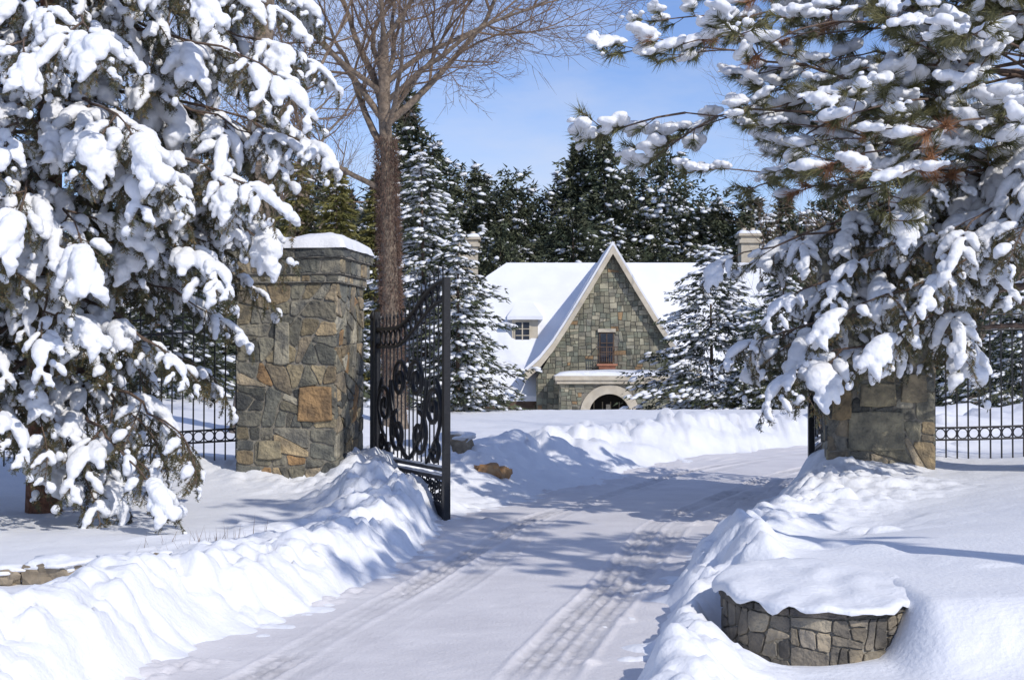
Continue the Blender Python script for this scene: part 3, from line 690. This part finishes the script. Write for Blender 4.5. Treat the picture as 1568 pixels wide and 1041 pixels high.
# ---------------------------------------------------------------- house
R.seed(21)
H0=-2.6
root=empty('stone_house',(4.95,70,-.2)); OX,OY=4.95,70
def hobj(mb,name,mats):
    for i in range(len(mb.v)): mb.v[i]=mb.v[i]-np.array([OX,OY,0])
    return mb.obj(name,mats,root)
mb=MB()
GL=[(8.65,H0),(8.65,1.25),(7.2,3.7),(4.95,7.40),(2.7,3.7),(1.25,1.25),(1.25,H0)]
n=len(GL); V=[(x,70.06,z) for x,z in GL]+[(x,78,z) for x,z in GL]
mb.add(V,[tuple(range(n))]+[(i,(i+1)%n,n+(i+1)%n,n+i) for i in range(n)],1,None,False)
skw=lambda c:(4.2<c[0]<5.15 and 1.75<c[1]<3.55)
stones(mb,GL,lambda p,q,nn:(p,70.05-nn,q),.075,.04,.016,.08,HPAL,0,skw,False,.04)
stones(mb,[(70.05,H0),(78,H0),(78,1.25),(70.05,1.25)],lambda p,q,nn:(1.26-nn,p,q),.09,.04,.016,.10,HPAL,0,None,False,.04)
box(mb,(-1.7,72.3,H0),(14.3,83.5,0.0),1)
stones(mb,[(-1.7,H0),(1.2,H0),(1.2,-.15),(-1.7,-.15)],lambda p,q,nn:(p,72.3-nn,q),.1,.05,.018,.1,HPAL,0,None,False,.04)
stones(mb,[(8.7,H0),(14.3,H0),(14.3,-.15),(8.7,-.15)],lambda p,q,nn:(p,72.3-nn,q),.1,.05,.018,.1,HPAL,0,None,False,.04)
mb.add([(-1.7,72.3,-.02),(-1.7,83.7,-.02),(-1.7,79.5,5.5),(-1.7,76.5,5.5)],[(0,1,2,3)],1,None,False)
hobj(mb,'walls',[M_hstone,M_mortar])
def slab(mb,pts,th,mat):
    n=len(pts); V=[tuple(p) for p in pts]+[(p[0],p[1],p[2]+th) for p in pts]
    mb.add(V,[tuple(range(n))[::-1],tuple(range(n,2*n))]+[(i,(i+1)%n,n+(i+1)%n,n+i) for i in range(n)],mat,None,False)
rf=MB()
xl,xr=-1.95,14.6; ye,ze=71.4,-.12; yr,zr=78,7.05; t=.83; yc=ye+(yr-ye)*t; zc=ze+(zr-ze)*t
yb=2*yr-ye; ybc=2*yr-yc
for th,mat,dz in((.14,1,0),(.26,0,.145)):
    e=.0 if mat else .03
    slab(rf,[(xl-e,ye-e,ze+dz),(xr+e,ye-e,ze+dz),(xr+e,yr,zr+dz),(-.3,yr,zr+dz),(xl-e,yc,zc+dz)],th,mat)
    slab(rf,[(xl-e,yb+e,ze+dz),(xl-e,ybc,zc+dz),(-.3,yr,zr+dz),(xr+e,yr,zr+dz),(xr+e,yb+e,ze+dz)],th,mat)
    slab(rf,[(xl-e,yc,zc+dz),(-.3,yr,zr+dz),(xl-e,ybc,zc+dz)],th,mat)
prof=[(4.95,7.55),(3.85,5.70),(2.76,3.92),(2.0,2.75),(1.35,1.95),(.62,1.30)]
for sgn in(1,-1):
    for a,b in zip(prof[:-1],prof[1:]):
        def mx(p): return p[0] if sgn==1 else 9.9-p[0]
        for th,mat,y0 in((.16,1,69.6),(.20,0,69.66)):
            dz=0 if mat else .162
            slab(rf,[(mx(a),y0,a[1]+dz),(mx(b),y0,b[1]+dz),(mx(b),78,b[1]+dz),(mx(a),78,a[1]+dz)],th,mat)
        A=(mx(a),a[1]);B=(mx(b),b[1])
        rf.add([(A[0],69.58,A[1]-.26),(B[0],69.58,B[1]-.26),(B[0],69.58,B[1]+.15),(A[0],69.58,A[1]+.15),(A[0],69.7,A[1]-.26),(B[0],69.7,B[1]-.26),(B[0],69.7,B[1]+.15),(A[0],69.7,A[1]+.15)],[(0,1,2,3),(4,5,6,7),(0,1,5,4),(3,2,6,7)],2,None,False)
box(rf,(xl+.02,ye-.02,ze-.2),(1.1,ye+.1,ze+.0),1); box(rf,(8.9,ye-.02,ze-.2),(xr,ye+.1,ze),1)
hobj(rf,'roof',[M_snowfar,M_brown,M_cream])
dm=MB()
box(dm,(0.0,74.1,2.4),(1.35,76.5,4.2),0)
box(dm,(.10,74.06,2.98),(.98,74.11,4.14),0)
box(dm,(.18,74.03,3.06),(.90,74.065,4.06),1)
box(dm,(.51,74.005,3.06),(.57,74.04,4.06),0)
for zz in(3.38,3.72): box(dm,(.18,74.01,zz-.02),(.90,74.04,zz+.02),0)
V=[(-.25,73.75,4.2),(1.6,73.75,4.2),(1.6,76.6,4.2),(-.25,76.6,4.2),(.3,74.7,5.2),(1.05,74.7,5.2),(1.05,77.2,5.2),(.3,77.2,5.2),(-.25,73.75,4.38),(1.6,73.75,4.38),(1.6,76.6,4.38),(-.25,76.6,4.38)]
dm.add(V,[(0,1,2,3),(0,1,9,8),(1,2,10,9),(3,0,8,11),(8,9,5,4),(9,10,6,5),(11,8,4,7),(4,5,6,7)],2,None,False)
hobj(dm,'dormer_window',[M_cream,M_glass,M_snowfar])
g=MB()
box(g,(4.30,69.94,1.95),(5.02,70.02,3.45),2)
box(g,(4.36,69.91,2.0),(4.96,69.945,3.38),1)
box(g,(4.64,69.89,2.0),(4.68,69.93,3.38),2)
for zz in(2.45,2.9): box(g,(4.36,69.885,zz),(4.96,69.925,zz+.04),2)
box(g,(4.22,69.88,3.45),(5.10,70.0,3.62),3)
box(g,(4.15,69.35,1.80),(5.15,69.98,1.9),0); box(g,(4.25,69.45,1.65),(5.05,69.98,1.79),0)
for k in range(10):
    tube(g,[(4.18+k*.104,69.38,1.9),(4.18+k*.104,69.38,2.72)],.016,4,2)
tube(g,[(4.15,69.38,2.72),(5.15,69.38,2.72)],.028,4,2); tube(g,[(4.15,69.38,2.35),(5.15,69.38,2.35)],.02,4,2)
for x in(4.15,5.15): tube(g,[(x,69.38,2.72),(x,69.95,2.72)],.025,4,2)
M_terra=nmat('terracotta',(.35,.14,.08),(.42,.19,.11),4,.8)
hobj(g,'balcony_window',[M_terra,M_glass,M_brown,M_cream])
p=MB(); px0,px1,py0=2.3,7.35,67.4; ztop=1.33; ax_,asz,ri,ro=4.62,-.50,.97,1.40
NA=24; ang=[math.pi*k/NA for k in range(NA+1)]
inn=[(ax_+(ri+.02)*math.cos(a),asz+(ri+.02)*math.sin(a)) for a in ang]
for k in range(NA):
    a=inn[k];b=inn[k+1]; p.add([(a[0],py0,a[1]),(b[0],py0,b[1]),(b[0],py0,.95),(a[0],py0,.95)],[(0,1,2,3)],1,None,False)
box(p,(px0,py0,H0),(ax_-ri-.02,py0+.3,.95),1); box(p,(ax_+ri+.02,py0,H0),(px1,py0+.3,.95),1)
box(p,(px0,py0+.3,H0),(px0+.3,70,.95),1); box(p,(px1-.3,py0+.3,H0),(px1,70,.95),1)
sk=lambda c:(math.hypot(c[0]-ax_,c[1]-asz)<ro+.12 and c[1]>asz) or (abs(c[0]-ax_)<ro+.1 and c[1]<=asz)
stones(p,[(px0,H0),(px1,H0),(px1,.93),(px0,.93)],lambda a,b,nn:(a,py0-nn,b),.06,.04,.014,.08,HPAL,0,sk,False,.04)
stones(p,[(py0,H0),(70,H0),(70,.93),(py0,.93)],lambda a,b,nn:(px0-nn,a,b),.07,.04,.014,.08,HPAL,0,None,False,.04)
for k in range(NA):
    a0,a1=ang[k],ang[k+1]
    def pt(r,a,y): return (ax_+r*math.cos(a),y,asz+r*math.sin(a))
    V=[pt(ri,a0,py0-.1),pt(ro,a0,py0-.1),pt(ro,a1,py0-.1),pt(ri,a1,py0-.1),pt(ri,a0,py0+.3),pt(ro,a0,py0+.02),pt(ro,a1,py0+.02),pt(ri,a1,py0+.3)]
    p.add(V,[(0,1,2,3),(0,3,7,4),(1,5,6,2)],2,None,False)
for s in(-1,1):
    xa,xb=sorted((ax_+s*ri,ax_+s*ro)); box(p,(xa,py0-.1,H0),(xb,py0+.3,asz),2)
box(p,(px0-.18,py0-.2,.95),(px1+.18,70,1.12),2); box(p,(px0-.26,py0-.28,1.123),(px1+.26,70,1.33),2)
snowcap(p,lambda a,b,c:((px0+px1)/2+a,68.66+b,1.325+c),px1-px0+.5,2.8,.26,24,3,5)
box(p,(ax_-1.6,69.6,H0),(ax_+1.6,69.7,.9),4)
for dx in(-.62,-.2,.2,.62): tube(p,[(ax_+dx,69.5,H0),(ax_+dx,69.5,asz+.55)],.035,4,2)
tube(p,[(ax_-.9,69.5,asz-.1),(ax_+.9,69.5,asz-.1)],.04,4,2)
for dx in(-.42,.42): box(p,(ax_+dx-.15,69.46,asz-.9),(ax_+dx+.15,69.5,asz-.2),2)
tube(p,[(ax_,68.4,.9),(ax_,68.4,asz+.45)],.012,4,4); box(p,(ax_-.1,68.3,asz+.12),(ax_+.1,68.5,asz+.45),2)
hobj(p,'entrance_porch',[M_hstone,M_mortar,M_cream,M_snowfar,M_dark])
c=MB()
def chim(x0,x1,y0,y1,zt,zb):
    box(c,(x0,y0,zb),(x1,y1,zt-.55),0); box(c,(x0-.12,y0-.12,zt-.55),(x1+.12,y1+.12,zt-.35),0); box(c,(x0-.02,y0-.02,zt-.35),(x1+.02,y1+.02,zt-.15),0)
    box(c,(x0-.16,y0-.16,zt-.15),(x1+.16,y1+.16,zt),0)
    for k in(.25,.75): 
        xx=x0+(x1-x0)*k; tube(c,[(xx,(y0+y1)/2,zt),(xx,(y0+y1)/2,zt+.35)],[.16,.13],8,0)
    snowcap(c,lambda a,b,cc:((x0+x1)/2+a,(y0+y1)/2+b,zt-.005+cc),x1-x0+.3,y1-y0+.3,.2,12,1,3)
chim(-3.05,-1.95,80.5,81.8,9.1,-2.6); chim(13.0,14.0,80.5,81.8,9.3,2)
box(c,(-3.5,80.3,-2.6),(-1.70,82.2,6.2),0)
hobj(c,'chimneys',[M_cream,M_snowfar])
# ---------------------------------------------------------------- small stones
def rock(name,x,y,s,mat,seed,z=None,cap=True):
    root=empty(name,(x,y,gz(x,y) if z is None else z)); v,f=I3
    nz=np.array([mnoise.noise(Vector(q)*1.4+Vector((seed,0,0)))+.5*mnoise.noise(Vector(q)*3+Vector((seed,5,0))) for q in v])[:,None]
    vv=np.sign(v)*np.abs(v)**.7*np.array(s)*(1+.5*nz)
    m=MB(); m.add(vv,f,0,None,False); m.obj('stone',[mat],root)
    if cap:
        n2=np.array([mnoise.noise(Vector(q)*1.6+Vector((seed+9,0,0))) for q in v])[:,None]
        m=MB(); u=v.copy()*np.array(s)*np.array([1.3,1.35,.55])*(1+.5*n2)+np.array([.02,s[1]*.35,s[2]*.75]); m.add(u,f,0); m.obj('snow_cap',[M_snow],root)
rock('orange_boulder',-.30,18.0,(.17,.13,.10),M_rock,3,gz(-.30,18.0)+.03,False)
rock('orange_boulder',-.12,18.1,(.10,.08,.08),M_rock,4,gz(-.12,18.1)+.02,False)
rock('boulder',-.75,19.0,(.2,.18,.15),M_gstone,5)
for k,(x,y,s) in enumerate(((-3.02,9.4,.16),(-2.75,9.75,.10),(-2.60,9.85,.075),(-2.47,9.95,.06),(-3.32,9.35,.11))):
    rock('garden_stone',x,y,(s,s*.7,s*.6),M_gstone,10+k,gz(x,y)+.04)
gm=MB(); B=[];Dn=[]
for _ in range(60):
    x=R.uniform(-2.9,-1.9);y=11.2+R.gauss(0,.2); B.append((x,y,gz(x,y)-.02)); Dn.append((R.gauss(0,.3),R.gauss(0,.3),1))
needles(gm,np.array(B),np.array(Dn),NR.uniform(.06,.2,len(B)),.005,0)
gm.obj('dry_grass_stalks',[M_twig])
# ---------------------------------------------------------------- light, sky, camera
el=math.radians(38); pl=Vector((.62,-.78)).normalized()
sd=Vector((pl.x*math.cos(el),pl.y*math.cos(el),math.sin(el)))
l=D.lights.new('sun','SUN'); l.energy=3.05; l.angle=math.radians(.5); l.color=(1,.95,.88)
so=link(D.objects.new('sun',l)); so.rotation_euler=sd.to_track_quat('Z','Y').to_euler(); so.location=(20,-15,20)
wd=D.worlds.new('World'); scene.world=wd; wd.use_nodes=True; nt=wd.node_tree; N=nt.nodes.new; L=nt.links.new
bg=nt.nodes['Background']; sky=N('ShaderNodeTexSky'); sky.sky_type='NISHITA'; sky.sun_disc=False; sky.sun_elevation=el; sky.sun_rotation=math.atan2(pl.x,pl.y)
sky.ozone_density=2.4; sky.dust_density=.2; sky.air_density=1.0
mu=N('ShaderNodeMix'); mu.data_type='RGBA'; mu.blend_type='MULTIPLY'; mu.inputs[0].default_value=1; mu.inputs[7].default_value=(.93,.98,1.26,1); L(sky.outputs['Color'],mu.inputs[6])
tc=N('ShaderNodeTexCoord'); mp=N('ShaderNodeMapping'); mp.inputs['Scale'].default_value=(2.2,2.2,6.5); no=N('ShaderNodeTexNoise'); no.inputs['Scale'].default_value=1.6; no.inputs['Detail'].default_value=7; no.inputs['Roughness'].default_value=.55
L(tc.outputs['Generated'],mp.inputs['Vector']); L(mp.outputs['Vector'],no.inputs['Vector'])
rp=N('ShaderNodeValToRGB'); rp.color_ramp.elements[0].position=.44; rp.color_ramp.elements[1].position=.8; rp.color_ramp.elements[0].color=(0,0,0,1); rp.color_ramp.elements[1].color=(.8,.8,.8,1)
L(no.outputs['Fac'],rp.inputs['Fac'])
mx=N('ShaderNodeMix'); mx.data_type='RGBA'; L(rp.outputs['Color'],mx.inputs[0]); L(mu.outputs[2],mx.inputs[6]); mx.inputs[7].default_value=(6.2,6.5,7.4,1)
L(mx.outputs[2],bg.inputs['Color']); bg.inputs['Strength'].default_value=.118
cam=D.cameras.new('camera'); cam.lens=50; cam.sensor_width=36; cam.clip_end=3000; cam.clip_start=.1
co=link(D.objects.new('camera',cam)); co.location=(0,0,1.6); co.rotation_euler=(math.radians(91.04),0,0); scene.camera=co
scene.view_settings.view_transform='Standard'; scene.view_settings.look='None'; scene.view_settings.exposure=0
print('faces',sum(len(m.polygons) for m in D.meshes),'objs',len(D.objects))
